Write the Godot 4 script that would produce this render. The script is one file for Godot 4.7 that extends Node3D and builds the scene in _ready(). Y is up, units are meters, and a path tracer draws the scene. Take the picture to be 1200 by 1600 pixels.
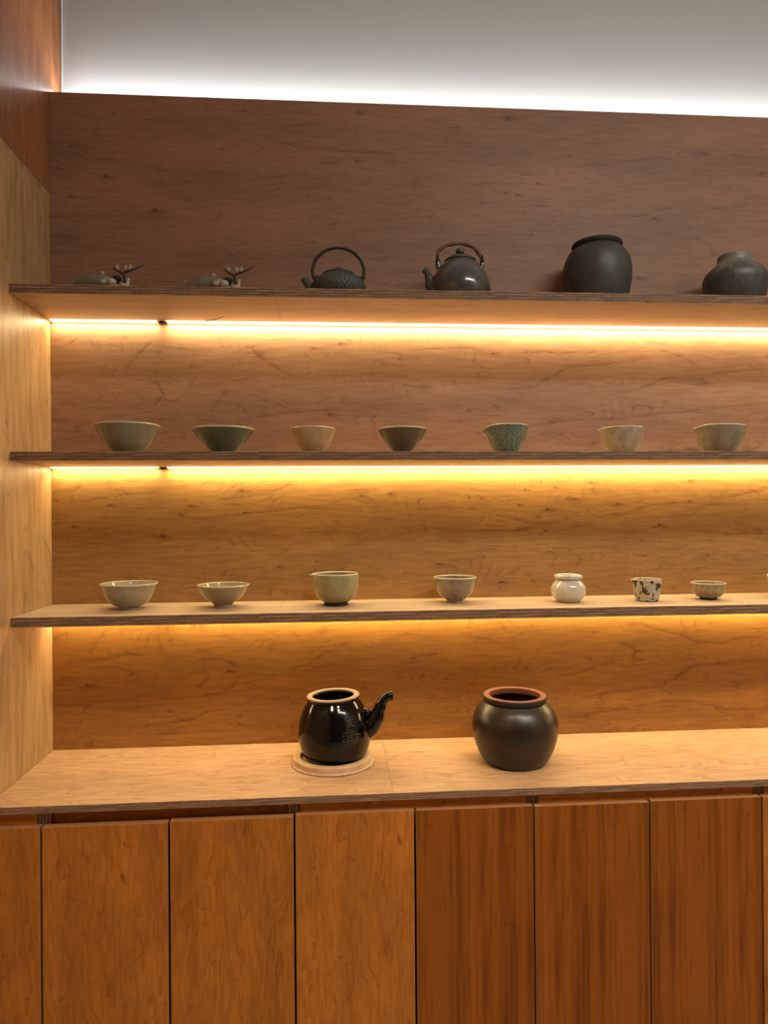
extends Node3D
# Ceramics on lit plywood shelves above a row of plywood cabinets. Metres, y up; left wall x = 0, panelling z = 0.

const EYE := Vector3(0.7863, 1.55, 2.0)
const ROOM_RIGHT := 3.2
const ROOM_FRONT := 3.7
const CEILING := 3.4
const PANEL_TOP := 2.7408
const SHELF_TOP := [2.1199, 1.7088, 1.3030]
const SHELF_BOTTOM := [2.0964, 1.6859, 1.2783]
const SHELF_DEPTH := 0.2484
const COUNTER_TOP := 0.8959
const COUNTER_BOTTOM := 0.8794
const COUNTER_DEPTH := 0.384

# strengths of the lamps
const STRIP_POWER := 0.345       # per metre of warm shelf strip
const COVE_POWER := 0.085
const PANEL_LAMP_POWER := 5.3
const DOWNLIGHT_POWER := 2.4
const WARM := Color(1.0, 0.91, 0.69)
const COVE_WHITE := Color(1.0, 0.99, 0.975)
const ROOM_WHITE := Color(1.0, 1.0, 0.97)
const DOWN_WARM := Color(1.0, 0.90, 0.76)

# knots (x mm, height above the shelf mm, size) and dark grain lines of the four panels
const KNOTS_TOP := [153, 388, 2, 372, 379, 1.5, 288, 296, 2, 53, 329, 1.2, 173, 566, 1, 864, 593, 1.6, 861, 452, 1.6, 540, 587, 1, 475, 476, 1, 732, 215, 1, 20, 407, 1.3, 1306, 593, 2.2, 1157, 559, 1, 1491, 486, 1.2, 1394, 401, 1.2, 1294, 373, 1, 1331, 367, 1.2, 1751, 306, 1.8, 1697, 127, 2, 2086, 452, 1.3]
const STROKES_TOP := [[595, 509, 664, 494, 708, 486, 865, 478, 998, 473], [1495, 455, 1641, 464, 1714, 482, 1807, 487], [1350, 332, 1431, 334], [1639, 304, 1713, 314, 1759, 329, 1815, 344], [1869, 255, 1916, 229, 1934, 194], [1898, 332, 1973, 346, 2048, 349]]
const KNOTS_B1 := [808, 335, 1.6, 730, 320, 1.3, 776, 130, 2, 1256, 310, 1.2, 1425, 316, 1.2]
const STROKES_B1 := [[276, 335, 242, 301, 213, 270, 200, 244], [505, 303, 557, 321, 574, 295, 642, 252, 686, 235], [529, 117, 641, 130, 746, 141, 833, 139], [487, 199, 461, 164, 440, 129], [233, 228, 292, 215, 309, 181, 275, 146], [1257, 203, 1364, 208, 1436, 243, 1481, 270, 1636, 285, 1727, 299, 1691, 316, 1673, 347], [1011, 319, 1187, 325, 1240, 308, 1428, 316, 1545, 315], [1580, 182, 1690, 205, 1782, 241, 1912, 251, 2100, 275], [1363, 93, 1453, 111, 1634, 120, 1818, 139, 2099, 167], [1755, 326, 1820, 309, 1875, 282]]
const KNOTS_B2 := [526, 316, 2, 383, 274, 1.5, 534, 254, 1.5, 304, 188, 2.2, 157, 278, 1.4, 60, 218, 1.2, 628, 98, 1.5, 738, 112, 1, 950, 305, 1.5, 866, 301, 1, 353, 249, 1, 1548, 336, 1.3, 1438, 322, 1, 1348, 315, 1.3, 1494, 287, 1.3, 1332, 270, 1.3, 1415, 257, 2, 1629, 272, 1.5, 1386, 234, 1, 1755, 207, 2, 1737, 201, 1, 1852, 341, 1.2, 1848, 278, 1.2, 1902, 117, 1, 1089, 100, 1.2, 1274, 45, 1.4]
const STROKES_B2 := [[7, 317, 56, 317, 77, 330, 65, 347], [48, 283, 147, 299, 256, 312, 315, 316], [451, 289, 519, 297, 588, 306, 649, 327, 675, 344], [315, 238, 450, 237, 570, 254, 683, 266, 796, 261], [1007, 262, 1183, 260, 1298, 233, 1378, 211, 1450, 219], [1432, 219, 1504, 205, 1559, 214], [1007, 205, 1227, 195, 1378, 193], [1541, 231, 1650, 239, 1724, 266, 1816, 274, 1983, 264], [1377, 39, 1355, 66, 1342, 84], [1909, 282, 2002, 295, 2096, 313]]
const KNOTS_B3 := [94, 179, 2, 486, 211, 1.8, 1679, 241, 1.2]
const STROKES_B3 := [[28, 243, 128, 249, 211, 264, 253, 255], [405, 243, 465, 242, 516, 223], [371, 209, 422, 208, 430, 190, 396, 165], [516, 197, 498, 167, 456, 145, 405, 139], [11, 124, 102, 122], [143, 61, 252, 58, 379, 75, 447, 104], [723, 236, 784, 260, 828, 286], [1620, 317, 1702, 320, 1748, 302, 1812, 287, 1868, 263, 1942, 257, 1998, 272, 2092, 274], [1774, 141, 1811, 162, 1848, 188, 1923, 195, 1997, 202, 2091, 196], [1629, 268, 1665, 254, 1679, 241, 1669, 210], [1437, 171, 1501, 179, 1573, 199, 1619, 207], [1509, 103, 1591, 119, 1719, 129, 1765, 132], [1004, 234, 1057, 241, 1092, 245], [1472, 47, 1572, 62, 1682, 76, 1783, 87, 1857, 85, 1959, 60, 2090, 56], [1154, 296, 1233, 286, 1268, 272]]

var M := {}                # materials
var tex_jobs: Array = []
var tex_out: Array = []
var names_used := {}


# ------------------------------------------------------------------ textures
func noise(seed_n: int, freq: float, oct := 3) -> FastNoiseLite:
	var n := FastNoiseLite.new()
	n.noise_type = FastNoiseLite.TYPE_SIMPLEX_SMOOTH
	n.seed = seed_n
	n.frequency = freq
	n.fractal_type = FastNoiseLite.FRACTAL_FBM
	n.fractal_octaves = oct
	return n


func stretched(seed_n: int, w: int, h: int, sx: int, sy: int, freq: float, oct := 3) -> PackedByteArray:
	# noise drawn small and pulled out along the grain
	var im := noise(seed_n, freq, oct).get_image(maxi(w / sx, 8), maxi(h / sy, 8))
	im.resize(w, h, Image.INTERPOLATE_CUBIC)
	return im.get_data()


func splat(dark: PackedFloat32Array, w: int, h: int, px: float, py: float, rx: float, ry: float, a: float) -> void:
	var x0 := int(maxf(px - 3.0 * rx, 0)); var x1 := int(minf(px + 3.0 * rx, w - 1))
	var y0 := int(maxf(py - 3.0 * ry, 0)); var y1 := int(minf(py + 3.0 * ry, h - 1))
	for y in range(y0, y1 + 1):
		for x in range(x0, x1 + 1):
			var q := pow((x - px) / rx, 2) + pow((y - py) / ry, 2)
			var v := a * exp(-q)
			var i := y * w + x
			if v > dark[i]: dark[i] = v


func wood_image(j: Dictionary) -> Image:
	# rotary-cut plywood face, grain along u: contour lines of a stretched height field, fibres, knots, dark lines
	var w: int = j.w; var h: int = j.h
	var mw: float = j.mw; var mh: float = j.mh
	var sd: int = j.seed
	var light: Color = j.light; var deep: Color = j.deep
	var rings: float = j.get("rings", 5.0)
	var lines: float = j.get("lines", 0.5)
	var fibre: float = j.get("fibre", 0.12)
	var tone: float = j.get("tone", 0.16)
	var sxm: float = j.get("long", 0.55)
	var sym: float = j.get("across", 0.11)
	var knots: Array = j.get("knots", [])
	var strokes: Array = j.get("strokes", [])
	var fleck: float = j.get("fleck", 0.35)
	var ppm := w / mw
	var ppv := h / mh
	var f1 := noise(sd, 1.0, 2); var f2 := noise(sd + 7, 1.0, 3)
	var step := 8
	var gw := w / step + 2; var gh := h / step + 2
	var F := PackedFloat32Array(); F.resize(gw * gh)
	for gy in gh:
		for gx in gw:
			var u := gx * step / ppm; var v := gy * step / ppv
			var warp := 0.05 * f2.get_noise_2d(u * 3.0, v * 9.0)
			var a := f1.get_noise_2d(u / sxm + 3.1, (v + warp) / sym) * rings + v * 9.0
			a += 0.22 * f2.get_noise_2d(u * 3.5 + 40.0, v * 34.0)
			for k in range(0, knots.size(), 3):
				var du: float = (u - knots[k] * 0.001) / 0.06; var dv: float = (mh - v - knots[k + 1] * 0.001) / 0.022
				var q := du * du + dv * dv
				if q < 9.0: a += 0.9 * exp(-q)
			F[gy * gw + gx] = a
	var dark := PackedFloat32Array(); dark.resize(w * h)
	for k in range(0, knots.size(), 3):
		var px: float = knots[k] * 0.001 * ppm; var py: float = (mh - knots[k + 1] * 0.001) * ppv; var r: float = knots[k + 2]
		splat(dark, w, h, px, py, r * 0.0032 * ppm, r * 0.0022 * ppv, 0.95)
		splat(dark, w, h, px + r * 3.0, py + r, r * 0.011 * ppm, r * 0.0028 * ppv, 0.45)
	var jit := noise(sd + 21, 1.0, 3)
	for s in strokes:
		var c := Curve2D.new()
		var n: int = s.size() / 2
		for i in n:
			var p := Vector2(s[2 * i] * 0.001, s[2 * i + 1] * 0.001)
			var a := Vector2(s[2 * maxi(i - 1, 0)], s[2 * maxi(i - 1, 0) + 1]) * 0.001
			var b := Vector2(s[2 * mini(i + 1, n - 1)], s[2 * mini(i + 1, n - 1) + 1]) * 0.001
			c.add_point(p, (a - b) / 6.0, (b - a) / 6.0)
		var total := c.get_baked_length()
		var k := int(total / 0.0012)
		for i in k:
			var t := float(i) / k
			var p := c.sample_baked(t * total)
			var jx := jit.get_noise_2d(p.x * 40.0, p.y * 40.0)
			var str_ := (0.40 + 0.35 * jit.get_noise_2d(p.x * 14.0 + 9.0, p.y * 14.0)) * minf(1.0, 8.0 * minf(t, 1.0 - t) + 0.15)
			splat(dark, w, h, p.x * ppm, (mh - p.y + 0.0022 * jx) * ppv, 0.0024 * ppm, 0.0014 * ppv, str_)
			if i % 4 == 0: splat(dark, w, h, p.x * ppm, (mh - p.y - 0.004 + 0.002 * jx) * ppv, 0.008 * ppm, 0.0042 * ppv, str_ * 0.4)
	var pull: int = j.get("pull", 1)
	var s1 := stretched(sd + 1, w, h, 24 * pull, 1, 0.35)
	var s2 := stretched(sd + 2, w, h, 7, 1, 0.45, 2)
	var tn := stretched(sd + 3, w, h, 64, 16, 0.06 * 1.6, 3)
	var md := stretched(sd + 4, w, h, 16, 5, 0.10, 2)
	var fl := stretched(sd + 5, w, h, 5, 1, 0.30, 2)
	var s3 := stretched(sd + 6, w, h, 22 * pull, 3, 0.22, 2)
	var rib := noise(sd + 9, 1.0, 3)
	var ribbon: float = j.get("ribbon", 0.06)
	var data := PackedByteArray(); data.resize(w * h * 3)
	var inv := 1.0 / step
	var lr := light.r * 255.0; var lg := light.g * 255.0; var lb := light.b * 255.0
	var dr := deep.r * 255.0; var dg := deep.g * 255.0; var db := deep.b * 255.0
	for y in h:
		var gy := y / step
		var fy := (y % step) * inv
		var row := y * w
		var o := row * 3
		var rb := 0.12 + ribbon * rib.get_noise_2d(y / ppv * 24.0, 0.0)
		for gx in range(0, w / step):
			var g0 := gy * gw + gx
			var a0 := lerpf(F[g0], F[g0 + gw], fy)
			var a1 := (lerpf(F[g0 + 1], F[g0 + gw + 1], fy) - a0) * inv
			for k in step:
				var i := row + gx * step + k
				var t := a0 + a1 * k
				t -= floorf(t)
				t *= t; t *= t; 
				var m := md[i] / 255.0
				var v := 0.5 * t * t * lines * m * m * 2.0 + 0.30 * t * lines * m + dark[i] + (s1[i] - 128) * 0.00784 * fibre + (s2[i] - 128) * 0.00784 * fibre * 0.5 + (s3[i] - 128) * 0.00784 * fibre * 1.3
				if fl[i] > 205: v += (fl[i] - 205) * 0.02 * fleck
				v = clampf(v + rb, 0.0, 1.0)
				var b := 1.0 + (tn[i] - 128) * 0.00784 * tone
				data[o] = int(clampf((lr + (dr - lr) * v) * b, 0, 255))
				data[o + 1] = int(clampf((lg + (dg - lg) * v) * b, 0, 255))
				data[o + 2] = int(clampf((lb + (db - lb) * v) * b, 0, 255))
				o += 3
	return Image.create_from_data(w, h, false, Image.FORMAT_RGB8, data)


func ply_image(sd: int) -> Image:
	# the edge of a plywood board: layers that run along u, stacked in v
	var w := 1024; var h := 48
	var im := Image.create(w, h, false, Image.FORMAT_RGB8)
	var n := noise(sd, 1.0, 3)
	var layers := 7
	for y in h:
		var f := float(y) / h * layers
		var k := int(f)
		var edge := minf(f - k, k + 1 - f)
		for x in w:
			var u := x / 1024.0
			var v := n.get_noise_2d(u * 60.0, y * 0.35) * 0.5 + n.get_noise_2d(u * 6.0, k * 7.0) * 0.6
			var c := Color(0.56, 0.43, 0.325) if k % 2 == 0 else Color(0.44, 0.315, 0.225)
			c = c * (1.0 + 0.55 * v)
			if edge < 0.12: c = c * 0.84
			im.set_pixel(x, y, Color(clampf(c.r, 0, 1), clampf(c.g, 0, 1), clampf(c.b, 0, 1)))
	return im


func glaze_image(sd: int, a: Color, b: Color, style: String) -> Image:
	# glaze colour round a vessel (u) and up it (v)
	var w := 384; var h := 128
	var im := Image.create(w, h, false, Image.FORMAT_RGB8)
	var n := noise(sd, 1.0, 4); var n2 := noise(sd + 5, 1.0, 2)
	for y in h:
		for x in w:
			var an := TAU * x / w
			var p := Vector3(cos(an), 2.2 * y / h, sin(an))
			var t := 0.5 + 0.9 * n.get_noise_3dv(p * 2.2)
			match style:
				"crackle":
					var q := absf(n2.get_noise_3d(p.x * 9.0, p.y * 4.0, p.z * 9.0))
					t = clampf(1.0 - q * 7.0, 0, 1) * 0.9 + 0.12 * n.get_noise_3dv(p * 8.0)
				"splotch":
					var q2 := n.get_noise_3d(p.x * 2.0, p.y * 3.6, p.z * 2.0)
					t = smoothstep(0.10, 0.20, q2) * 0.95 + 0.25 * absf(n2.get_noise_3dv(p * 14.0))
				"rings":
					t = 0.5 + 0.4 * n2.get_noise_2d(0.0, p.y * 16.0) + 0.4 * n.get_noise_3dv(p * 3.0)
				"patches":
					t = smoothstep(-0.05, 0.1, n2.get_noise_3dv(p * 1.6)) * 0.8 + 0.3 * n.get_noise_3dv(p * 6.0)
				"rust":
					t = smoothstep(1.0, 0.45, p.y + 0.4 * n.get_noise_3dv(p * 1.6)) * 0.95 + 0.25 * n.get_noise_3dv(p * 7.0)
				"rust_high":
					t = smoothstep(1.9, 0.9, p.y + 0.5 * n.get_noise_3dv(p * 1.6)) * 0.9 + 0.25 * n.get_noise_3dv(p * 7.0)
			var sp := n2.get_noise_3dv(p * 40.0)
			t += 0.5 * smoothstep(0.55, 0.8, sp)
			im.set_pixel(x, h - 1 - y, a.lerp(b, clampf(t, 0, 1)))
	return im


func tex_job(i: int) -> void:
	var j: Dictionary = tex_jobs[i]
	if j.kind == "wood": tex_out[i] = wood_image(j)
	elif j.kind == "ply": tex_out[i] = ply_image(j.seed)
	else: tex_out[i] = glaze_image(j.seed, j.light, j.deep, j.style)


func want(called: String, kind: String, rough: float, j: Dictionary) -> void:
	j.kind = kind; j.called = called; j.rough = rough
	tex_jobs.append(j)


func mat(c: Color, rough := 0.6, metal := 0.0) -> StandardMaterial3D:
	var m := StandardMaterial3D.new()
	m.albedo_color = c; m.roughness = rough; m.metallic = metal
	return m


func glow(c: Color, energy: float) -> StandardMaterial3D:
	var m := mat(Color(0.9, 0.85, 0.75), 0.5)
	m.emission_enabled = true; m.emission = c; m.emission_energy_multiplier = energy
	return m


# ------------------------------------------------------------------ nodes
func numbered(called: String) -> String:
	var n: int = names_used.get(called, 0)
	names_used[called] = n + 1
	return called if n == 0 else "%s_%03d" % [called, n]


func thing(called: String, label: String, category: String, at := Vector3.ZERO, group := "", kind := "") -> Node3D:
	var o := Node3D.new()
	o.name = numbered(called); add_child(o)
	o.position = at
	o.set_meta("label", label)
	if category: o.set_meta("category", category)
	if group: o.set_meta("group", group)
	if kind: o.set_meta("kind", kind)
	return o


func part(called: String, mesh: Mesh, mats: Array, parent: Node3D, at := Vector3.ZERO) -> MeshInstance3D:
	var o := MeshInstance3D.new()
	o.name = called; o.mesh = mesh; o.position = at
	for i in mesh.get_surface_count(): o.set_surface_override_material(i, mats[mini(i, mats.size() - 1)])
	parent.add_child(o, true)
	return o


func structure(called: String, label: String) -> Node3D:
	var o := Node3D.new()
	o.name = called; add_child(o)
	o.set_meta("label", label); o.set_meta("kind", "structure")
	return o


# ------------------------------------------------------------------ shapes
class Shape:
	var v := PackedVector3Array(); var n := PackedVector3Array(); var uv := PackedVector2Array(); var ix := PackedInt32Array()
	func vert(p: Vector3, nn: Vector3, t := Vector2.ZERO) -> int:
		v.append(p); n.append(nn); uv.append(t); return v.size() - 1
	func tri(a: int, b: int, c: int) -> void:
		var g := (v[b] - v[a]).cross(v[c] - v[a])
		if g.length_squared() < 1e-18: return
		if g.dot(n[a] + n[b] + n[c]) > 0.0:
			ix.append(a); ix.append(c); ix.append(b)
		else:
			ix.append(a); ix.append(b); ix.append(c)
	func quad(a: int, b: int, c: int, d: int) -> void:
		tri(a, b, c); tri(a, c, d)
	func into(m: ArrayMesh) -> void:
		var arr := []; arr.resize(Mesh.ARRAY_MAX)
		arr[Mesh.ARRAY_VERTEX] = v; arr[Mesh.ARRAY_NORMAL] = n; arr[Mesh.ARRAY_TEX_UV] = uv; arr[Mesh.ARRAY_INDEX] = ix
		m.add_surface_from_arrays(Mesh.PRIMITIVE_TRIANGLES, arr)
	func mesh() -> ArrayMesh:
		var m := ArrayMesh.new(); into(m); return m


func board(size: Vector3, at: Vector3, grain: int, face: int, tex_m: Vector2, uv0 := Vector2.ZERO, bevel := 0.001) -> ArrayMesh:
	# a sheet with softened edges; surface 0 its two faces, surface 1 its edges
	var across := 3 - grain - face
	var faces := Shape.new(); var edges := Shape.new()
	var uv_of := func(p: Vector3, nx: int) -> Vector2:
		if nx == face:
			return Vector2((p[grain] + at[grain] - uv0.x) / tex_m.x, 1.0 - (p[across] + at[across] - uv0.y) / tex_m.y)
		var o := 3 - nx - face
		return Vector2((p[o] + at[o]) / 0.6, p[face] / size[face])
	for ax in 3:
		var b := (ax + 1) % 3; var c := (ax + 2) % 3
		for s in [0, 1]:
			var nn := Vector3.ZERO; nn[ax] = 1.0 if s else -1.0
			var sh: Shape = faces if ax == face else edges
			var ids := []
			for k in [[0, 0], [1, 0], [1, 1], [0, 1]]:
				var p := Vector3.ZERO
				p[ax] = size[ax] * s
				p[b] = bevel if k[0] == 0 else size[b] - bevel
				p[c] = bevel if k[1] == 0 else size[c] - bevel
				ids.append(sh.vert(p, nn, uv_of.call(p, ax)))
			sh.quad(ids[0], ids[1], ids[2], ids[3])
		for s in [0, 1]:
			for t in [0, 1]:
				# edge that runs along ax, between faces b and c
				var nn := Vector3.ZERO; nn[b] = 1.0 if s else -1.0; nn[c] = 1.0 if t else -1.0; nn = nn.normalized()
				var ids := []
				for k in [[0, 0], [1, 0], [1, 1], [0, 1]]:
					var p := Vector3.ZERO
					p[ax] = bevel if k[0] == 0 else size[ax] - bevel
					p[b] = size[b] * s; p[c] = size[c] * t
					if k[1] == 0: p[b] += bevel * (-1.0 if s else 1.0)
					else: p[c] += bevel * (-1.0 if t else 1.0)
					ids.append(edges.vert(p, nn, uv_of.call(p, b if b != face else c)))
				edges.quad(ids[0], ids[1], ids[2], ids[3])
	for s in 8:
		var e := Vector3(s & 1, (s >> 1) & 1, (s >> 2) & 1)
		var nn := (e * 2.0 - Vector3.ONE).normalized()
		var ids := []
		for k in 3:
			var p := e * size
			for q in 3:
				if q != k: p[q] += bevel * (-1.0 if e[q] > 0.5 else 1.0)
			ids.append(edges.vert(p, nn, Vector2(0.1, 0.5)))
		edges.tri(ids[0], ids[1], ids[2])
	var m := ArrayMesh.new()
	faces.into(m); edges.into(m)
	return m


func box(size: Vector3, bevel := 0.001) -> ArrayMesh:
	return board(size, Vector3.ZERO, 0, 1, Vector2.ONE, Vector2.ZERO, bevel)


func smooth(pts: Array, n: int) -> Array:
	# Catmull-Rom through profile points
	var out := []
	for i in pts.size() - 1:
		var p0: Vector2 = pts[maxi(i - 1, 0)]; var p1: Vector2 = pts[i]; var p2: Vector2 = pts[i + 1]; var p3: Vector2 = pts[mini(i + 2, pts.size() - 1)]
		for k in n:
			out.append(p1.cubic_interpolate(p2, p0, p3, float(k) / n))
	out.append(pts[-1])
	return out


func grid_mesh(P: Array, closed_u: bool, uvs := Vector2(1, 1)) -> ArrayMesh:
	# P[i][j] points; j runs round (closed) and i along; outward is to the right of i x j as given by the first lathe convention
	var sh := Shape.new()
	var rows := P.size(); var cols: int = P[0].size()
	for i in rows:
		for j in cols:
			var jl := (j - 1 + cols) % cols if closed_u else maxi(j - 1, 0)
			var jr := (j + 1) % cols if closed_u else mini(j + 1, cols - 1)
			var du: Vector3 = P[i][jr] - P[i][jl]
			var dv: Vector3 = P[mini(i + 1, rows - 1)][j] - P[maxi(i - 1, 0)][j]
			var nn := dv.cross(du)
			if nn.length() < 1e-12:
				var i2 := mini(i + 1, rows - 1) if i == 0 else maxi(i - 1, 0)
				nn = (P[mini(i2 + 1, rows - 1)][j] - P[maxi(i2 - 1, 0)][j]).cross(P[i2][jr] - P[i2][jl])
			sh.vert(P[i][j], nn.normalized(), Vector2(uvs.x * j / (cols if closed_u else cols - 1), 1.0 - uvs.y * i / (rows - 1)))
	if closed_u:   # a second seam column, so that the texture does not run backwards over the last strip
		for i in rows:
			sh.vert(P[i][0], sh.n[i * cols], Vector2(uvs.x, 1.0 - uvs.y * i / (rows - 1)))
	for i in rows - 1:
		for j in (cols if closed_u else cols - 1):
			var a := i * cols + j; var d := (i + 1) * cols + j
			var b := a + 1; var c := d + 1
			if closed_u and j == cols - 1:
				b = rows * cols + i; c = rows * cols + i + 1
			sh.quad(a, b, c, d)
	return sh.mesh()


func lathe(prof: Array, seg := 64, lip := {}, bump := {}) -> ArrayMesh:
	# prof: Vector2(radius, height), bottom to top on the outside; the seam lies at the back
	var P := []
	var top := 0.0
	for p in prof: top = maxf(top, p.y)
	for p in prof:
		var row := []
		for j in seg:
			var a := -PI / 2 + TAU * j / seg     # z = -sin keeps the seam behind
			var r: float = p.x; var y: float = p.y
			if lip:
				var d := wrapf(a - lip.at, -PI, PI)
				var up := smoothstep(lip.get("from", 0.55), 1.0, y / top)
				var g := exp(-pow(d / lip.wide, 2)) * up
				r += lip.out * g; y -= lip.get("drop", 0.0) * g
				if lip.has("wave"): y += lip.wave * sin(a * 2.0 + 0.7) * up
			if bump:
				var f := smoothstep(bump.low, bump.low + 0.006, y) * smoothstep(bump.high, bump.high - 0.006, y)
				r += bump.size * f * maxf(0.0, sin(a * bump.count) * sin(y * bump.rows))
			row.append(Vector3(r * cos(a), y, -r * sin(a)))
		P.append(row)
	return grid_mesh(P, true)


func tube(pts: Array, radii: Array, seg := 20, hollow := 0.0, flat := 1.0, sub := 6) -> ArrayMesh:
	# a swept tube through pts with round ends; hollow > 0 opens its far end that deep
	var P3 := []; var R := []
	for i in pts.size() - 1:
		var p0: Vector3 = pts[maxi(i - 1, 0)]; var p1: Vector3 = pts[i]; var p2: Vector3 = pts[i + 1]; var p3: Vector3 = pts[mini(i + 2, pts.size() - 1)]
		for k in sub:
			var t := float(k) / sub
			P3.append(p1.cubic_interpolate(p2, p0, p3, t)); R.append(lerpf(radii[i], radii[i + 1], smoothstep(0.0, 1.0, t)))
	P3.append(pts[-1]); R.append(radii[-1])
	var rows := []
	var side := Vector3.ZERO
	var last := P3.size() - 1
	for i in P3.size():
		var tg: Vector3 = (P3[mini(i + 1, last)] - P3[maxi(i - 1, 0)]).normalized()
		if side == Vector3.ZERO: side = tg.cross(Vector3.UP if absf(tg.y) < 0.9 else Vector3.BACK).normalized()
		side = (side - tg * side.dot(tg)).normalized()
		var up := tg.cross(side)
		var ring := func(c: Vector3, r: float) -> Array:
			var row := []
			for j in seg:
				var a := -TAU * j / seg
				row.append(c + side * cos(a) * r * flat + up * sin(a) * r)
			return row
		if i == 0:
			rows.append(ring.call(P3[0] - tg * R[0] * 0.35, 0.0)); rows.append(ring.call(P3[0] - tg * R[0] * 0.3, R[0] * 0.6))
		rows.append(ring.call(P3[i], R[i]))
		if i == last:
			if hollow > 0.0:
				rows.append(ring.call(P3[i] + tg * R[i] * 0.15, R[i] * 0.92)); rows.append(ring.call(P3[i] + tg * R[i] * 0.12, R[i] * 0.74))
				rows.append(ring.call(P3[i] - tg * hollow * 0.4, R[i] * 0.62)); rows.append(ring.call(P3[i] - tg * hollow, R[i] * 0.5)); rows.append(ring.call(P3[i] - tg * hollow, 0.0))
			else:
				rows.append(ring.call(P3[i] + tg * R[i] * 0.3, R[i] * 0.6)); rows.append(ring.call(P3[i] + tg * R[i] * 0.35, 0.0))
	return grid_mesh(rows, true)


func pebble_mesh(size: Vector3, sd: int) -> ArrayMesh:
	var n := noise(sd, 1.0, 2)
	var P := []
	for i in 11:
		var th := PI * i / 10.0 - PI / 2
		var row := []
		for j in 18:
			var a := TAU * j / 18.0
			var d := Vector3(cos(a) * cos(th), sin(th), -sin(a) * cos(th))
			row.append(d * size * (1.0 + 0.22 * n.get_noise_3dv(d * 1.3)) + Vector3(0, size.y, 0))
		P.append(row)
	return grid_mesh(P, true)


func scaled(pts: Array, k: float) -> Array:
	var out := []
	for p in pts: out.append(p * k)
	return out


func walls_of(outer: Array, t: float, floor_h: float, n := 5) -> Array:
	# the closed profile of an open vessel: up the outside, over the rim, down the inside
	var o := smooth(outer, n)
	var prof := o.duplicate()
	var rim: Vector2 = outer[-1]
	for k in range(1, 6):
		var a := PI * k / 6.0
		prof.append(rim + Vector2(-t * 0.5 + t * 0.5 * cos(a), t * 0.5 * sin(a)))
	for i in range(o.size() - 1, -1, -1):
		var p: Vector2 = o[i]
		if p.y <= floor_h + 0.004: break
		prof.append(Vector2(maxf(p.x - t, 0.002), p.y))
	var l: Vector2 = prof[-1]
	prof.append(Vector2(l.x * 0.85, floor_h + 0.0015)); prof.append(Vector2(l.x * 0.5, floor_h)); prof.append(Vector2(0.0, floor_h))
	return prof


func foot_of(r0: float, r1: float, h: float) -> Array:
	return [Vector2(0, h * 0.4), Vector2(r0 * 0.78, h * 0.4), Vector2(r0 * 0.82, 0.0006), Vector2(r0 * 0.86, 0), Vector2(r0 * 0.97, 0), Vector2(r0, 0.0008), Vector2(lerpf(r0, r1, 0.5), h * 0.5), Vector2(r1, h)]


func bowl(label: String, category: String, group: String, at: Vector3, mpp: float, foot: Array, outer: Array, glaze: Material, clay: Material, lip := {}, t := 0.0042, called := "tea_bowl") -> Node3D:
	# foot: [radius at the ground, radius at the top, height]; outer: the outside above the foot; all in photo pixels, mpp metres each
	var o := thing(called, label, category, at, group)
	var fh: float = foot[2] * mpp
	part("foot_ring", lathe(foot_of(foot[0] * mpp, foot[1] * mpp, fh), 48), [clay], o)
	var pts := [Vector2(foot[1] * mpp * 0.6, fh - 0.0012), Vector2(foot[1] * mpp * 1.02, fh - 0.0004)]
	pts.append_array(scaled(outer, mpp))
	part("bowl", lathe(walls_of(pts, t, fh + 0.004), 72, lip), [glaze], o)
	# painted highlight: strip light on the lip, put into a paler ring
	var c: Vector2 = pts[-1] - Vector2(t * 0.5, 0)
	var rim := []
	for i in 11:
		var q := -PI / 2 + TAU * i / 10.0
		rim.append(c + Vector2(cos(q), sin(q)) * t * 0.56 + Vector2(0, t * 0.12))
	part("rim", lathe(rim, 72, lip), [M.rim_highlight], o)
	return o


# ------------------------------------------------------------------ the place
func _ready() -> void:
	# camera
	var yaw := 0.0731; var pitch := 0.0026; var roll := -0.0076
	var fw := Vector3(sin(yaw), 0, -cos(yaw)); var rt := Vector3(cos(yaw), 0, sin(yaw))
	var fw2 := fw * cos(pitch) + Vector3.UP * sin(pitch); var up := Vector3.UP * cos(pitch) - fw * sin(pitch)
	var cam := Camera3D.new()
	cam.name = "camera"
	cam.fov = rad_to_deg(2.0 * atan(800.0 / 1081.4)); cam.near = 0.05; cam.far = 50.0
	cam.transform = Transform3D(Basis(rt * cos(roll) + up * sin(roll), up * cos(roll) - rt * sin(roll), -fw2), EYE)
	add_child(cam); cam.current = true
	# environment and exposure
	var we := WorldEnvironment.new(); we.name = "world_environment"
	var env := Environment.new()
	env.background_mode = Environment.BG_COLOR; env.background_color = Color(0.02, 0.02, 0.022)
	env.tonemap_mode = Environment.TONE_MAPPER_LINEAR; env.tonemap_exposure = 1.0
	env.sdfgi_enabled = true; env.ssao_enabled = true; env.ssil_enabled = true
	we.environment = env; add_child(we)
	make_materials()
	room_lamps()
	shell()
	shelving()
	cabinets()
	strips()
	top_shelf()
	middle_shelf()
	lower_shelf()
	counter_pots()


func area(parent: Node3D, at: Vector3, size: Vector2, energy: float, c: Color, turn: Vector3) -> void:
	var l := AreaLight3D.new()
	l.name = "light"
	l.area_size = size; l.light_energy = energy; l.light_color = c
	l.area_range = 12.0; l.area_attenuation = 2.0
	l.shadow_enabled = true
	l.position = at; l.rotation = turn
	parent.add_child(l, true)


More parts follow.
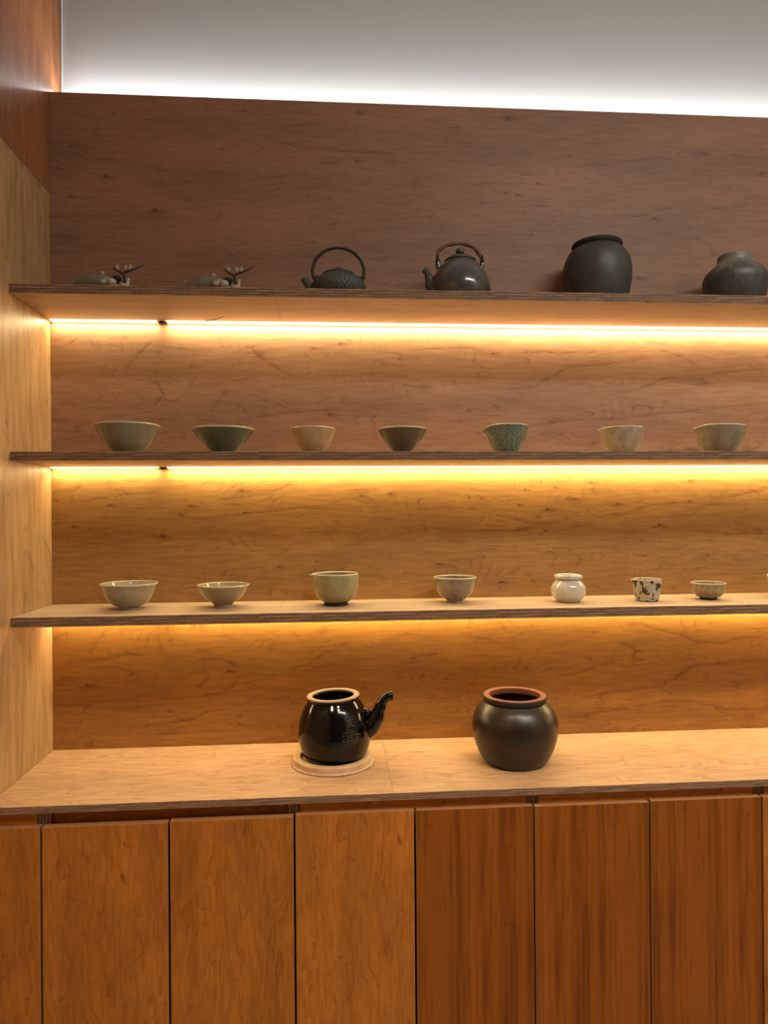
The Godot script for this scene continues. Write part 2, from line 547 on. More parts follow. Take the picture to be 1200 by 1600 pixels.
func make_materials() -> void:
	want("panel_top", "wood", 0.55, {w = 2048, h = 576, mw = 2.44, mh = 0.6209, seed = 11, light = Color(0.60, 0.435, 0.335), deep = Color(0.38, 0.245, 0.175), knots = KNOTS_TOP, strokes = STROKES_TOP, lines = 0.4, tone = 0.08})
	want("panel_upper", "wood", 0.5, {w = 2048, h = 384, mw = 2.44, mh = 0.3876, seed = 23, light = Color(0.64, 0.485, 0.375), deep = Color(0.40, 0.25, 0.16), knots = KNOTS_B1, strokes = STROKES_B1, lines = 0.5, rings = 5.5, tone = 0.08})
	want("panel_middle", "wood", 0.5, {w = 2048, h = 384, mw = 2.44, mh = 0.3829, seed = 37, light = Color(0.66, 0.49, 0.26), deep = Color(0.37, 0.215, 0.085), knots = KNOTS_B2, strokes = STROKES_B2, lines = 0.5, tone = 0.08})  # warmer bounced light of this bay is put into the wood colour
	want("panel_lower", "wood", 0.5, {w = 2048, h = 384, mw = 2.44, mh = 0.3824, seed = 51, light = Color(0.65, 0.45, 0.19), deep = Color(0.37, 0.20, 0.065), knots = KNOTS_B3, strokes = STROKES_B3, lines = 0.45, tone = 0.08})  # still more orange: warm bounced light low down, painted into the wood
	want("counter", "wood", 0.45, {w = 2048, h = 320, mw = 2.44, mh = 0.384, seed = 67, light = Color(0.765, 0.615, 0.455), deep = Color(0.50, 0.35, 0.21), fibre = 0.16, lines = 0.6, rings = 6.0, tone = 0.06})
	want("shelf", "wood", 0.5, {w = 1024, h = 128, mw = 2.44, mh = 0.25, seed = 71, light = Color(0.76, 0.65, 0.53), deep = Color(0.52, 0.40, 0.29), lines = 0.3, tone = 0.06})
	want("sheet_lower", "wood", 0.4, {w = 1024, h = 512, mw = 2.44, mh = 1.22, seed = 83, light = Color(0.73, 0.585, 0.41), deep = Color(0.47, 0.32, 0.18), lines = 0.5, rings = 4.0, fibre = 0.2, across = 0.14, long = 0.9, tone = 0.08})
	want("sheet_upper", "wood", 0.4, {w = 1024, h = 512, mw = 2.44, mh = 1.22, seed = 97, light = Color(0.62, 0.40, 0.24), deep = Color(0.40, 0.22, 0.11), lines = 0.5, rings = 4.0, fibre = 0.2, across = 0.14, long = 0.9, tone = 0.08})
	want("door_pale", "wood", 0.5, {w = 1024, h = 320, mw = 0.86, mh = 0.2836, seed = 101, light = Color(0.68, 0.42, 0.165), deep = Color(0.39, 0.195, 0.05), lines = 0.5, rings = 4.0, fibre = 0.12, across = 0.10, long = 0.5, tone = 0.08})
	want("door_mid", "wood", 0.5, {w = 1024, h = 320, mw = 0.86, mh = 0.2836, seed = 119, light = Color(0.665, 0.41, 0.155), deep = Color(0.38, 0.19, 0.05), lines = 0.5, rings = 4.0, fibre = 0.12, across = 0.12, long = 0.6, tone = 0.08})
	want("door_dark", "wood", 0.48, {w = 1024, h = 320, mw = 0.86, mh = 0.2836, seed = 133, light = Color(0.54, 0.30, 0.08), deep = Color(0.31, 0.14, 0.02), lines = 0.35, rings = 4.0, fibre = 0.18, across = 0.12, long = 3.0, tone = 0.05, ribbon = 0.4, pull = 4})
	want("ply_edge", "ply", 0.7, {seed = 5})
	var g := func(called: String, style: String, a: Color, b: Color, rough: float, sd: int) -> void:
		want(called, "glaze", rough, {seed = sd, light = a, deep = b, style = style})
	g.call("celadon", "plain", Color(0.52, 0.51, 0.43), Color(0.45, 0.435, 0.35), 0.22, 201)
	g.call("dark_green", "plain", Color(0.34, 0.37, 0.30), Color(0.28, 0.30, 0.245), 0.2, 202)
	g.call("cream", "plain", Color(0.68, 0.58, 0.44), Color(0.60, 0.50, 0.38), 0.3, 203)
	g.call("dark_brown", "rings", Color(0.34, 0.30, 0.245), Color(0.27, 0.23, 0.185), 0.18, 204)
	g.call("crackle", "crackle", Color(0.42, 0.47, 0.43), Color(0.14, 0.17, 0.16), 0.25, 205)
	g.call("cream_patch", "patches", Color(0.64, 0.58, 0.49), Color(0.58, 0.52, 0.43), 0.25, 206)
	g.call("grey_brown", "patches", Color(0.52, 0.48, 0.40), Color(0.46, 0.415, 0.335), 0.3, 207)
	g.call("grey_white", "plain", Color(0.62, 0.58, 0.48), Color(0.55, 0.50, 0.41), 0.15, 208)
	g.call("buff", "rings", Color(0.60, 0.54, 0.42), Color(0.50, 0.44, 0.33), 0.18, 209)
	g.call("yellow_green", "patches", Color(0.60, 0.56, 0.40), Color(0.555, 0.51, 0.36), 0.25, 210)
	g.call("warm_grey", "plain", Color(0.58, 0.52, 0.43), Color(0.50, 0.43, 0.35), 0.15, 211)
	g.call("white", "plain", Color(0.80, 0.78, 0.72), Color(0.74, 0.71, 0.64), 0.08, 212)
	g.call("splotch", "splotch", Color(0.72, 0.69, 0.61), Color(0.20, 0.12, 0.07), 0.35, 213)
	g.call("banded", "rings", Color(0.66, 0.60, 0.47), Color(0.46, 0.38, 0.26), 0.25, 214)
	g.call("jar_black", "plain", Color(0.275, 0.265, 0.25), Color(0.225, 0.215, 0.20), 0.5, 215)
	g.call("squat", "rust", Color(0.50, 0.47, 0.42), Color(0.26, 0.245, 0.23), 0.42, 216)
	g.call("iron", "plain", Color(0.31, 0.32, 0.285), Color(0.25, 0.255, 0.23), 0.5, 217)
	g.call("brown_jar", "rust_high", Color(0.235, 0.19, 0.135), Color(0.135, 0.082, 0.042), 0.34, 218)
	g.call("saucer", "plain", Color(0.84, 0.70, 0.53), Color(0.74, 0.58, 0.42), 0.6, 219)
	tex_out.resize(tex_jobs.size())
	var task := WorkerThreadPool.add_group_task(tex_job, tex_jobs.size())
	WorkerThreadPool.wait_for_group_task_completion(task)
	for i in tex_jobs.size():
		var im: Image = tex_out[i]
		im.generate_mipmaps()
		var m := mat(Color.WHITE, tex_jobs[i].rough)
		m.albedo_texture = ImageTexture.create_from_image(im)
		M[tex_jobs[i].called] = m
	for k in ["door_pale", "door_mid", "door_dark"]: M[k].metallic_specular = 0.25
	for k in ["white", "warm_grey", "buff", "grey_white"]:
		M[k].clearcoat_enabled = true; M[k].clearcoat = 0.5; M[k].clearcoat_roughness = 0.06
	M.plaster = mat(Color(0.80, 0.815, 0.83), 0.9)
	M.paint = mat(Color(0.70, 0.68, 0.64), 0.9)
	M.concrete = mat(Color(0.62, 0.61, 0.59), 0.7)
	M.rim_highlight = mat(Color(0.72, 0.66, 0.55), 0.2)  # bowl rims, with the strip light on them put into the colour
	M.dim_wall = mat(Color(0.34, 0.32, 0.30), 0.9)
	M.door_edge = mat(Color(0.60, 0.41, 0.25), 0.7)  # lightened: the light catching the door tops is put into this colour
	M.core = mat(Color(0.55, 0.38, 0.25), 0.8)
	M.strip_glow = glow(Color(1.0, 0.88, 0.62), 7.0)
	M.chip = glow(Color(1.0, 0.92, 0.70), 12.0)
	M.cove_glow = glow(Color(1.0, 0.95, 0.88), 3.0)
	M.lamp_glow = glow(Color(1.0, 0.92, 0.80), 3.0)
	M.connector = mat(Color(0.10, 0.07, 0.05), 0.5)
	M.wire = mat(Color(0.85, 0.70, 0.50), 0.5)
	M.metal = mat(Color(0.7, 0.7, 0.7), 0.4, 1.0)
	M.black_gloss = mat(Color(0.035, 0.024, 0.018), 0.12)
	M.black_gloss.metallic_specular = 0.45
	M.incised = mat(Color(0.34, 0.29, 0.22), 0.4)
	M.bare_clay = mat(Color(0.62, 0.50, 0.38), 0.75)
	M.terracotta = mat(Color(0.50, 0.275, 0.15), 0.65)
	M.red_clay = mat(Color(0.30, 0.11, 0.05), 0.6)
	M.dark_clay = mat(Color(0.13, 0.09, 0.06), 0.7)
	M.tan_clay = mat(Color(0.50, 0.42, 0.32), 0.7)
	M.black_iron = mat(Color(0.10, 0.10, 0.085), 0.5)
	M.kettle = mat(Color(0.29, 0.28, 0.26), 0.22)
	M.kettle.clearcoat_enabled = true; M.kettle.clearcoat = 0.6; M.kettle.clearcoat_roughness = 0.08
	M.bamboo = mat(Color(0.38, 0.26, 0.17), 0.5)
	M.leaf_grey = mat(Color(0.46, 0.43, 0.37), 0.3)
	M.pale_stone = mat(Color(0.66, 0.62, 0.55), 0.25)
	M.petal = mat(Color(0.62, 0.56, 0.48), 0.4)
	M.twig = mat(Color(0.10, 0.08, 0.065), 0.6)


func room_lamps() -> void:
	# a long ceiling panel in the middle of the room and warm downlights over the cabinets, all behind or above the view
	for x in [2.3]:
		var o := thing("ceiling_light", "long white ceiling panel light over the middle of the room", "ceiling light", Vector3(x, CEILING - 0.03, 2.2))
		part("frame", box(Vector3(1.6, 0.03, 0.4), 0.004), [M.metal], o, Vector3(-0.8, 0, -0.2))
		part("diffuser", box(Vector3(1.54, 0.004, 0.34), 0.001), [M.lamp_glow], o, Vector3(-0.77, -0.0045, -0.17))
		area(o, Vector3(0, -0.012, 0), Vector2(1.54, 0.34), PANEL_LAMP_POWER, ROOM_WHITE, Vector3(-PI / 2, 0, 0))
	var where := ["nearest the left plywood wall", "in the middle of its row", "nearest the right wall"]
	for i in 3:
		var o := thing("downlight", "small round warm ceiling downlight %s" % where[i], "downlight", Vector3(0.45 + 1.05 * i, CEILING - 0.012, 1.75), "ceiling downlights")
		part("trim_ring", lathe(smooth([Vector2(0.036, 0.011), Vector2(0.036, 0.0), Vector2(0.05, 0.0), Vector2(0.052, 0.0118)], 3), 40), [M.plaster], o)
		part("lens", lathe([Vector2(0.0, 0.004), Vector2(0.03, 0.004), Vector2(0.035, 0.005), Vector2(0.035, 0.011), Vector2(0.0, 0.011)], 32), [M.lamp_glow], o)
		var s := SpotLight3D.new()
		s.name = "light"; s.light_color = DOWN_WARM; s.light_energy = DOWNLIGHT_POWER; s.light_size = 0.03
		s.spot_angle = 44.0; s.spot_angle_attenuation = 0.6; s.spot_range = 12.0; s.spot_attenuation = 2.0
		s.shadow_enabled = true
		s.position = Vector3(0, -0.02, 0); s.rotation = Vector3(-PI / 2, 0, 0)
		o.add_child(s, true)


func shell() -> void:
	var slab := func(called: String, label: String, size: Vector3, at: Vector3, m: Material) -> void:
		var o := part(called, box(size, 0.0005), [m], self, at)
		o.set_meta("label", label); o.set_meta("kind", "structure")
	slab.call("floor", "dull brown floor of the room", Vector3(ROOM_RIGHT + 0.4, 0.1, ROOM_FRONT + 0.6), Vector3(-0.2, -0.1, -0.3), M.concrete)
	slab.call("ceiling", "plain pale ceiling", Vector3(ROOM_RIGHT + 0.4, 0.1, ROOM_FRONT + 0.6), Vector3(-0.2, CEILING, -0.3), M.paint)
	slab.call("wall_back", "smooth white wall above and behind the wood panelling, lit from below", Vector3(ROOM_RIGHT + 0.2, CEILING, 0.12), Vector3(-0.1, 0, -0.21), M.plaster)
	slab.call("wall_right", "plain wall on the right of the room", Vector3(0.12, CEILING, ROOM_FRONT + 0.2), Vector3(ROOM_RIGHT, 0, -0.1), M.paint)
	slab.call("wall_front", "plain wall behind the viewer", Vector3(ROOM_RIGHT + 0.2, CEILING, 0.12), Vector3(-0.1, 0, ROOM_FRONT), M.dim_wall)
	var wl := structure("wall_left", "plywood side wall with vertical grain, sheets joined high above the top shelf")
	part("wall_core", box(Vector3(0.1, CEILING, ROOM_FRONT + 0.2), 0.0005), [M.core], wl, Vector3(-0.119, 0, -0.1))
	var seam := 2.4553
	for k in 4:
		var z0 := -0.09 + 1.2205 * k; var z1 := minf(z0 + 1.22, ROOM_FRONT)
		if z1 <= z0: continue
		for q in 2:
			var y0 := 0.0 if q == 0 else seam + 0.0006
			var y1 := seam if q == 0 else CEILING
			var sz := Vector3(0.0185, y1 - y0, z1 - z0); var at := Vector3(-0.0185, y0, z0)
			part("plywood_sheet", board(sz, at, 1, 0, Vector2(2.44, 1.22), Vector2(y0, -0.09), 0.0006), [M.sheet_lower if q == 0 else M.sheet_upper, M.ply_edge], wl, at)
	var t := part("trim_1", box(Vector3(0.005, CEILING - 2.0, 0.006), 0.001), [M.plaster], self, Vector3(0.0003, 2.0, -0.0896))
	t.set_meta("label", "thin pale trim in the corner between white wall and plywood wall"); t.set_meta("kind", "structure")
	# the panelling, one strip of plywood in every bay, butt-jointed behind the shelves
	var wp := structure("wall_panelling", "plywood panelling with horizontal grain behind the shelves")
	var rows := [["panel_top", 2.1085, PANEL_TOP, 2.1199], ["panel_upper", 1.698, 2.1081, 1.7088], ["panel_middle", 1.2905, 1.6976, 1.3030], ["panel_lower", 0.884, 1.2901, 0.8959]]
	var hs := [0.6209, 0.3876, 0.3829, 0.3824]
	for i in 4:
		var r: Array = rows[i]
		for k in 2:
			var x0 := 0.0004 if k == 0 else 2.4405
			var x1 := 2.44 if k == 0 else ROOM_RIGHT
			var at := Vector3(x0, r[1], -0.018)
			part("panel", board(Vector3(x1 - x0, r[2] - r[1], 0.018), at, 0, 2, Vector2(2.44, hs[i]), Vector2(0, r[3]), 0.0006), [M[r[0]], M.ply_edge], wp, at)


func shelving() -> void:
	var say := ["uppermost plywood shelf, carrying kettles and dark jars", "middle plywood shelf, carrying seven tea bowls in a row", "lowest plywood shelf above the counter, carrying small bowls and a white jar"]
	for i in 3:
		var o := thing("shelf", say[i], "shelf", Vector3(0, SHELF_BOTTOM[i], 0), "wall shelves")
		var h: float = SHELF_TOP[i] - SHELF_BOTTOM[i]
		for k in 2:
			var x0 := 0.0006 if k == 0 else 0.6441
			var x1 := 0.6440 if k == 0 else ROOM_RIGHT - 0.0006
			var at := Vector3(x0, SHELF_BOTTOM[i], 0.0006)
			part("board", board(Vector3(x1 - x0, h, SHELF_DEPTH - 0.0006), at, 0, 1, Vector2(2.44, 0.25), Vector2(0.37 * i, 0.03 * i), 0.0003), [M.shelf, M.ply_edge], o, Vector3(x0, 0, 0.0006))


func cabinets() -> void:
	var c := thing("countertop", "pale plywood counter top with a layered front edge, under the lowest shelf", "countertop", Vector3(0, COUNTER_BOTTOM, 0))
	for k in 2:
		var x0 := 0.0006 if k == 0 else 0.9226
		var x1 := 0.9224 if k == 0 else ROOM_RIGHT - 0.0006
		var at := Vector3(x0, COUNTER_BOTTOM, 0.0006)
		part("board", board(Vector3(x1 - x0, COUNTER_TOP - COUNTER_BOTTOM, COUNTER_DEPTH - 0.0006), at, 0, 1, Vector2(2.44, 0.384), Vector2(0.0 if k == 0 else 0.35, 0), 0.0003), [M.counter, M.ply_edge], c, Vector3(x0, 0, 0.0006))
	var b := [0.0, 0.1213, 0.4049, 0.6907, 0.9725, 1.2573, 1.5416, 1.8240, 2.1080, 2.3920, 2.676, 3.198]
	var tops := [0.8475, 0.8470, 0.8492, 0.8530, 0.8526, 0.8512, 0.8532, 0.8520, 0.8522, 0.852, 0.852]
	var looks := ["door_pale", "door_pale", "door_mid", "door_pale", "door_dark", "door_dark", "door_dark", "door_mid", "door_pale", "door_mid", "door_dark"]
	var units := [[0], [1, 2], [3, 4], [5, 6], [7, 8], [9, 10]]
	var say := ["narrow end cabinet with one slim door against the left plywood wall", "two-door plywood cabinet next to the slim end cabinet", "two-door plywood cabinet under the black spouted pot and the brown jar",
		"two-door plywood cabinet with darker straight-grained doors and a chipped top edge", "two-door plywood cabinet beyond the dark straight-grained one", "wide two-door plywood cabinet against the right wall"]
	for u in units.size():
		var ds: Array = units[u]
		var x0: float = b[ds[0]] + 0.0008; var x1: float = b[ds[-1] + 1] - 0.0008
		var o := thing("cabinet", say[u], "cabinet", Vector3(x0, 0, 0), "cabinets under the counter")
		var side_at := 0.0
		for s in 2:
			var w := 0.0135
			var px: float = 0.0 if s == 0 else x1 - x0 - w
			if u == 0 and s == 0: continue
			var sz := Vector3(w, COUNTER_BOTTOM - 0.0006, 0.3605)
			part("side_panel", board(sz, Vector3(x0 + px, 0, 0.0006), 1, 0, Vector2(0.86, 0.3605), Vector2.ZERO, 0.0006), [M.door_mid, M.ply_edge], o, Vector3(px, 0.0003, 0.0006))
		var inner := x1 - x0 - 0.0274
		part("rail", board(Vector3(inner, 0.07, 0.016), Vector3(x0, 0.8, 0.33), 0, 2, Vector2(0.86, 0.28), Vector2.ZERO, 0.0006), [M.door_mid, M.ply_edge], o, Vector3(0.0137, COUNTER_BOTTOM - 0.0706, 0.333 if u == 1 else 0.350))
		part("bottom_panel", board(Vector3(inner, 0.016, 0.358), Vector3(x0, 0, 0), 0, 1, Vector2(2.44, 0.384), Vector2.ZERO, 0.0006), [M.counter, M.ply_edge], o, Vector3(0.0137, 0.082, 0.0006))
		part("plinth", board(Vector3(inner, 0.08, 0.016), Vector3(x0, 0, 0), 0, 2, Vector2(0.86, 0.28), Vector2.ZERO, 0.0006), [M.door_dark, M.ply_edge], o, Vector3(0.0137, 0.001, 0.31))
		if u == 3: chips_on(o)
		for d in ds:
			var a: float = b[d] + 0.0026; var e: float = b[d + 1] - 0.0026
			var at := Vector3(a, 0.09, COUNTER_DEPTH - 0.0205)
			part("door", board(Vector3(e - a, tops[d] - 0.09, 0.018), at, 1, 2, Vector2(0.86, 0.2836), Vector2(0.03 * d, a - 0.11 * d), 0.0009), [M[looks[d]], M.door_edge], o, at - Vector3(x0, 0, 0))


func chips_on(o: Node3D) -> void:
	# worn spots where the top veneer edge of the dark doors has broken away
	for q in [[1.262, 0.006], [1.272, 0.004], [1.520, 0.005], [1.531, 0.007]]:
		part("chipped_spot", pebble_mesh(Vector3(q[1], 0.0011, 0.0009), int(q[0] * 1000)), [M.saucer], o, Vector3(q[0] - o.position.x, 0.8502, COUNTER_DEPTH - 0.0031))


func strips() -> void:
	var which := ["uppermost", "middle", "lowest"]
	for i in 3:
		var spans := [[0.006, 0.2955], [0.3225, ROOM_RIGHT - 0.01]]
		for k in 2:
			var x0: float = spans[k][0]; var x1: float = spans[k][1]
			var o := thing("led_strip", "%s glowing warm LED strip under the %s shelf, %s" % ["short" if k == 0 else "long", which[i], "by the left wall" if k == 0 else "running on to the right"], "light strip", Vector3(x0, SHELF_BOTTOM[i] - 0.0032, 0.0012), "warm strips under the shelves")
			var w := 0.0205
			part("tape", box(Vector3(x1 - x0, 0.0022, w), 0.0004), [M.strip_glow], o, Vector3(0, 0.001, 0))
			var chips := Shape.new()
			var n := int((x1 - x0) / 0.0083)
			for q in n:
				var c := Vector3(0.004 + 0.0083 * q, -0.0002, w * 0.5)
				var ids := []
				for e in 8:
					var d := Vector3(-1 if e & 1 else 1, -1 if e & 2 else 1, -1 if e & 4 else 1)
					ids.append(chips.vert(c + d * Vector3(0.0017, 0.0008, 0.0025), d.normalized()))
				for f in [[0, 1, 3, 2], [4, 5, 7, 6], [0, 1, 5, 4], [2, 3, 7, 6], [0, 2, 6, 4], [1, 3, 7, 5]]:
					chips.quad(ids[f[0]], ids[f[1]], ids[f[2]], ids[f[3]])
			var ch := part("led_chip", chips.mesh(), [M.chip], o)
			ch.set_meta("kind", "stuff")
			area(o, Vector3((x1 - x0) * 0.5, -0.0022, w * 0.62), Vector2(x1 - x0, w * 0.7), STRIP_POWER * (x1 - x0) * (0.8 if k == 0 else 1.0), WARM, Vector3(-PI / 2, 0, 0))
		var j := thing("strip_connector", "small dark connector between the two LED strips under the %s shelf" % which[i], "connector", Vector3(0.3015, SHELF_BOTTOM[i] - 0.0055, 0.006), "strip connectors")
		part("housing", box(Vector3(0.015, 0.0052, 0.010), 0.0012), [M.connector], j)
		part("lead", tube([Vector3(-0.006, 0.003, 0.004), Vector3(0.002, 0.0035, 0.006), Vector3(0.0135, 0.0035, 0.005), Vector3(0.021, 0.003, 0.004)], [0.0012, 0.0012, 0.0012, 0.0012], 8), [M.connector], j)
	var wr := thing("loose_wire", "thin pale wire end curling out from the strip under the uppermost shelf", "wire", Vector3(0.44, SHELF_BOTTOM[0], 0.02))
	part("strand", tube([Vector3(-0.01, -0.0012, 0.0), Vector3(0.008, -0.0014, 0.012), Vector3(0.024, -0.0014, 0.022), Vector3(0.05, -0.0012, 0.052)], [0.0009, 0.0011, 0.0011, 0.0009], 8), [M.wire], wr)
	# the white cove strip in the trough behind the panelling
	var cv := thing("cove_tube", "white tube lamp hidden in the trough behind the panelling top", "tube light", Vector3(0.01, PANEL_TOP + 0.021, -0.056))
	var run := ROOM_RIGHT - 0.02
	var tb := part("tube", lathe(smooth([Vector2(0.0, 0.0), Vector2(0.006, 0.0), Vector2(0.0068, 0.001), Vector2(0.0068, run - 0.001), Vector2(0.006, run), Vector2(0.0, run)], 2), 20), [M.cove_glow], cv)
	tb.rotation.z = -PI / 2
	part("batten", box(Vector3(run, 0.022, 0.030), 0.001), [M.plaster], cv, Vector3(0, -0.0292, -0.015))
	part("ledge", box(Vector3(run, 0.012, 0.066), 0.001), [M.core], cv, Vector3(0, -0.0415, -0.0312))
	for s in [-1, 1]:
		area(cv, Vector3(run * 0.5, 0.0062, 0.0062 * s), Vector2(run, 0.011), COVE_POWER * run * (1.0 if s < 0 else 1.7), COVE_WHITE, Vector3(PI / 2 + (0.25 if s < 0 else 0.8) * s, 0, 0))


func ornament(label: String, at: Vector3) -> void:
	var o := thing("ornament", label, "ornament", at, "matching leafy ornaments")
	# low ribbed leaf that runs out to a tail on the left
	var P := []
	for i in 25:
		var t := i / 24.0
		var x := lerpf(-0.085, 0.055, t)
		var w := 0.030 * pow(sin(PI * clampf(t * 0.93 + 0.05, 0, 1)), 0.8)
		var h := 0.010 + 0.030 * pow(sin(PI * clampf(t * 0.9 + 0.08, 0, 1)), 1.3) + 0.006 * absf(sin(t * 13.0))
		var row := []
		for j in 20:
			var a := TAU * j / 20.0
			var y := maxf(0.0, h * (0.5 + 0.5 * sin(a)) * (1.0 + 0.08 * sin(a * 6.0)))
			row.append(Vector3(x, y if sin(a) > -0.9 else 0.0, -w * cos(a)))
		P.append(row)
	part("leaf_body", grid_mesh(P, true), [M.leaf_grey], o)
	part("tail_curl", tube([Vector3(-0.080, 0.008, 0), Vector3(-0.089, 0.016, 0.002), Vector3(-0.093, 0.026, 0.0)], [0.006, 0.004, 0.0015], 10, 0.0, 0.5), [M.leaf_grey], o)
	part("bud", pebble_mesh(Vector3(0.006, 0.008, 0.006), 3), [M.petal], o, Vector3(-0.006, 0.036, 0.008))
	var k := 0
	for q in [[0.004, 0.009, 0.030, 0.010], [0.023, 0.008, 0.028, 0.013], [0.012, 0.018, 0.026, 0.008], [0.050, 0.004, 0.020, 0.010]]:
		k += 1
		part("pebble", pebble_mesh(Vector3(q[3], q[3] * 0.75, q[3] * 0.8), 10 + k), [M.pale_stone], o, Vector3(q[0], q[1], q[2]))
	part("dark_bead", pebble_mesh(Vector3(0.012, 0.0085, 0.010), 31), [M.twig], o, Vector3(0.034, 0.020, 0.020))
	part("twig", tube([Vector3(0.046, 0.004, 0.006), Vector3(0.049, 0.028, 0.008), Vector3(0.048, 0.046, 0.010), Vector3(0.064, 0.053, 0.008), Vector3(0.098, 0.071, 0.004)], [0.0034, 0.003, 0.003, 0.0022, 0.0012], 10), [M.twig], o)
	part("twig", tube([Vector3(0.048, 0.044, 0.010), Vector3(0.036, 0.050, 0.012), Vector3(0.022, 0.058, 0.014)], [0.003, 0.0024, 0.0014], 10), [M.twig], o)
	for q in [[0.034, 0.053, 0.2], [0.052, 0.052, -0.2], [0.060, 0.054, -0.5]]:
		var m := part("petal", pebble_mesh(Vector3(0.0055, 0.0075, 0.0045), int(q[0] * 1000)), [M.petal], o, Vector3(q[0], q[1], 0.012))
		m.rotation.z = q[2]
	part("stalk", tube([Vector3(0.058, 0.0, 0.012), Vector3(0.058, 0.018, 0.013), Vector3(0.060, 0.034, 0.010)], [0.0055, 0.005, 0.0035], 10), [M.pale_stone], o)


func top_shelf() -> void:
	var y: float = SHELF_TOP[0]
	ornament("grey leaf-shaped ornament with a forked dark twig, on the top shelf beside the left wall", Vector3(0.2116, y, 0.19))
	ornament("grey leaf-shaped ornament with a forked dark twig, between its twin and the iron teapot", Vector3(0.4898, y, 0.19))
	# iron teapot
	var k := 0.001729
	var t := thing("iron_teapot", "low dark iron teapot with a tall round arch handle and dotted body", "teapot", Vector3(0.805, y, 0.13), "kettles on the top shelf")
	var body := scaled([Vector2(27, 0.6), Vector2(30, 2), Vector2(39, 10), Vector2(42.5, 19), Vector2(41, 27), Vector2(34, 36), Vector2(26, 41.5), Vector2(24, 42.5)], k)
	var prof := [Vector2(0, 0.001)]
	prof.append_array(smooth(body, 8)); prof.append(Vector2(0, body[-1].y))
	part("body", lathe(prof, 180, {}, {low = 0.018, high = 0.068, size = 0.0022, count = 36, rows = 500.0}), [M.iron], t)
	var lid := part("lid", lathe(smooth(scaled([Vector2(25.6, 42), Vector2(26, 43.4), Vector2(22, 46), Vector2(12, 48.6), Vector2(0, 49.4)], k), 5), 48), [M.iron], t)
	part("knob", lathe(smooth(scaled([Vector2(2.4, -1), Vector2(2.2, 1.4), Vector2(5, 3.2), Vector2(5.4, 5), Vector2(3, 6.2), Vector2(0, 6.5)], k), 4), 24), [M.iron], lid, Vector3(0, 49 * k, 0))
	part("spout", tube(scaled([Vector3(-34, 14, 0), Vector3(-43, 20, 0), Vector3(-48, 29, 0), Vector3(-54, 37, 0)], k), scaled([11, 8, 6, 5], k), 20, 0.012), [M.iron], t)
	var arch := []; var rad := []
	for i in 13:
		var a := lerpf(-0.22 * PI, 1.22 * PI, i / 12.0)
		arch.append(Vector3(40 * cos(PI - a) * (1.0 if absf(cos(a)) < 0.99 else 1.0), 49 + 37 * sin(a), 0) * k)
		rad.append((2.1 + 0.5 * absf(cos(a))) * k)
	arch[0] = Vector3(-32, 35, 0) * k; arch[12] = Vector3(32, 35, 0) * k
	part("handle", tube(arch, rad, 14), [M.black_iron], t)
	for s in [-1, 1]:
		part("lug", tube(scaled([Vector3(31 * s, 33, 0), Vector3(33 * s, 37, 0), Vector3(33.4 * s, 41, 0)], k), scaled([3.6, 3.2, 2.6], k), 12), [M.black_iron], t)
	# glazed kettle with a wrapped handle
	t = thing("kettle", "dark glossy pot-bellied kettle with a bamboo-jointed handle and short upturned spout", "kettle", Vector3(1.1368, y, 0.13), "kettles on the top shelf")
	body = scaled([Vector2(34, 0.6), Vector2(39, 2), Vector2(46, 10), Vector2(48.5, 20), Vector2(47, 32), Vector2(42, 45), Vector2(34, 57), Vector2(26, 65), Vector2(23, 68)], k)
	prof = [Vector2(0, 0.001)]
	prof.append_array(smooth(body, 6)); prof.append(Vector2(0, body[-1].y))
	part("body", lathe(prof, 72), [M.kettle], t)
	lid = part("lid", lathe(smooth(scaled([Vector2(22.5, 66.5), Vector2(24.6, 68), Vector2(24.4, 70), Vector2(19, 74), Vector2(10, 77.5), Vector2(0, 79)], k), 5), 48), [M.kettle], t)
	part("knob", lathe(smooth(scaled([Vector2(3, -2), Vector2(3.2, 1), Vector2(6.4, 4), Vector2(6.8, 7.5), Vector2(4, 11), Vector2(0, 12)], k), 4), 28), [M.kettle], lid, Vector3(0, 78 * k, 0))
	part("spout", tube(scaled([Vector3(-38, 22, 0), Vector3(-46, 30, 0), Vector3(-49, 40, 0), Vector3(-53, 50, 0), Vector3(-58, 54, 0)], k), scaled([13, 10, 7, 5.2, 4.4], k), 20, 0.012), [M.kettle], t)
	for s in [-1, 1]:
		var lg := part("lug", tube(scaled([Vector3(32 * s, 54, 0), Vector3(35 * s, 62, 0), Vector3(35.5 * s, 72, 0)], k), scaled([4.6, 4.2, 3.6], k), 14), [M.kettle], t)
		part("wire_loop", tube(scaled([Vector3(35.5 * s, 66, 4), Vector3(35.8 * s, 73, 5), Vector3(35.5 * s, 79, 0), Vector3(35.8 * s, 73, -5), Vector3(35.5 * s, 66, -4)], k), scaled([1, 1, 1, 1, 1], k), 8), [M.black_iron], lg)
	var hp := [Vector3(-35.5, 74, 0), Vector3(-35, 82, 0), Vector3(-30, 88, 0), Vector3(-22, 93, 0), Vector3(-11, 96, 0), Vector3(0, 97, 0), Vector3(12, 95.5, 0), Vector3(22, 91, 0), Vector3(29, 84, 0), Vector3(33, 77, 0), Vector3(35.5, 72, 0)]
	part("handle", tube(scaled(hp, k), scaled([2.6, 2.4, 3.2, 2.3, 3.3, 2.4, 3.4, 2.7, 3.5, 2.6, 2.8], k), 14), [M.bamboo], t)
	# big dark jar
	k = 0.001738
	t = thing("storage_jar", "big dark round jar with a wide rolled rim, between kettle and squat jar", "jar", Vector3(1.525, y, 0.12), "dark jars on the top shelf")
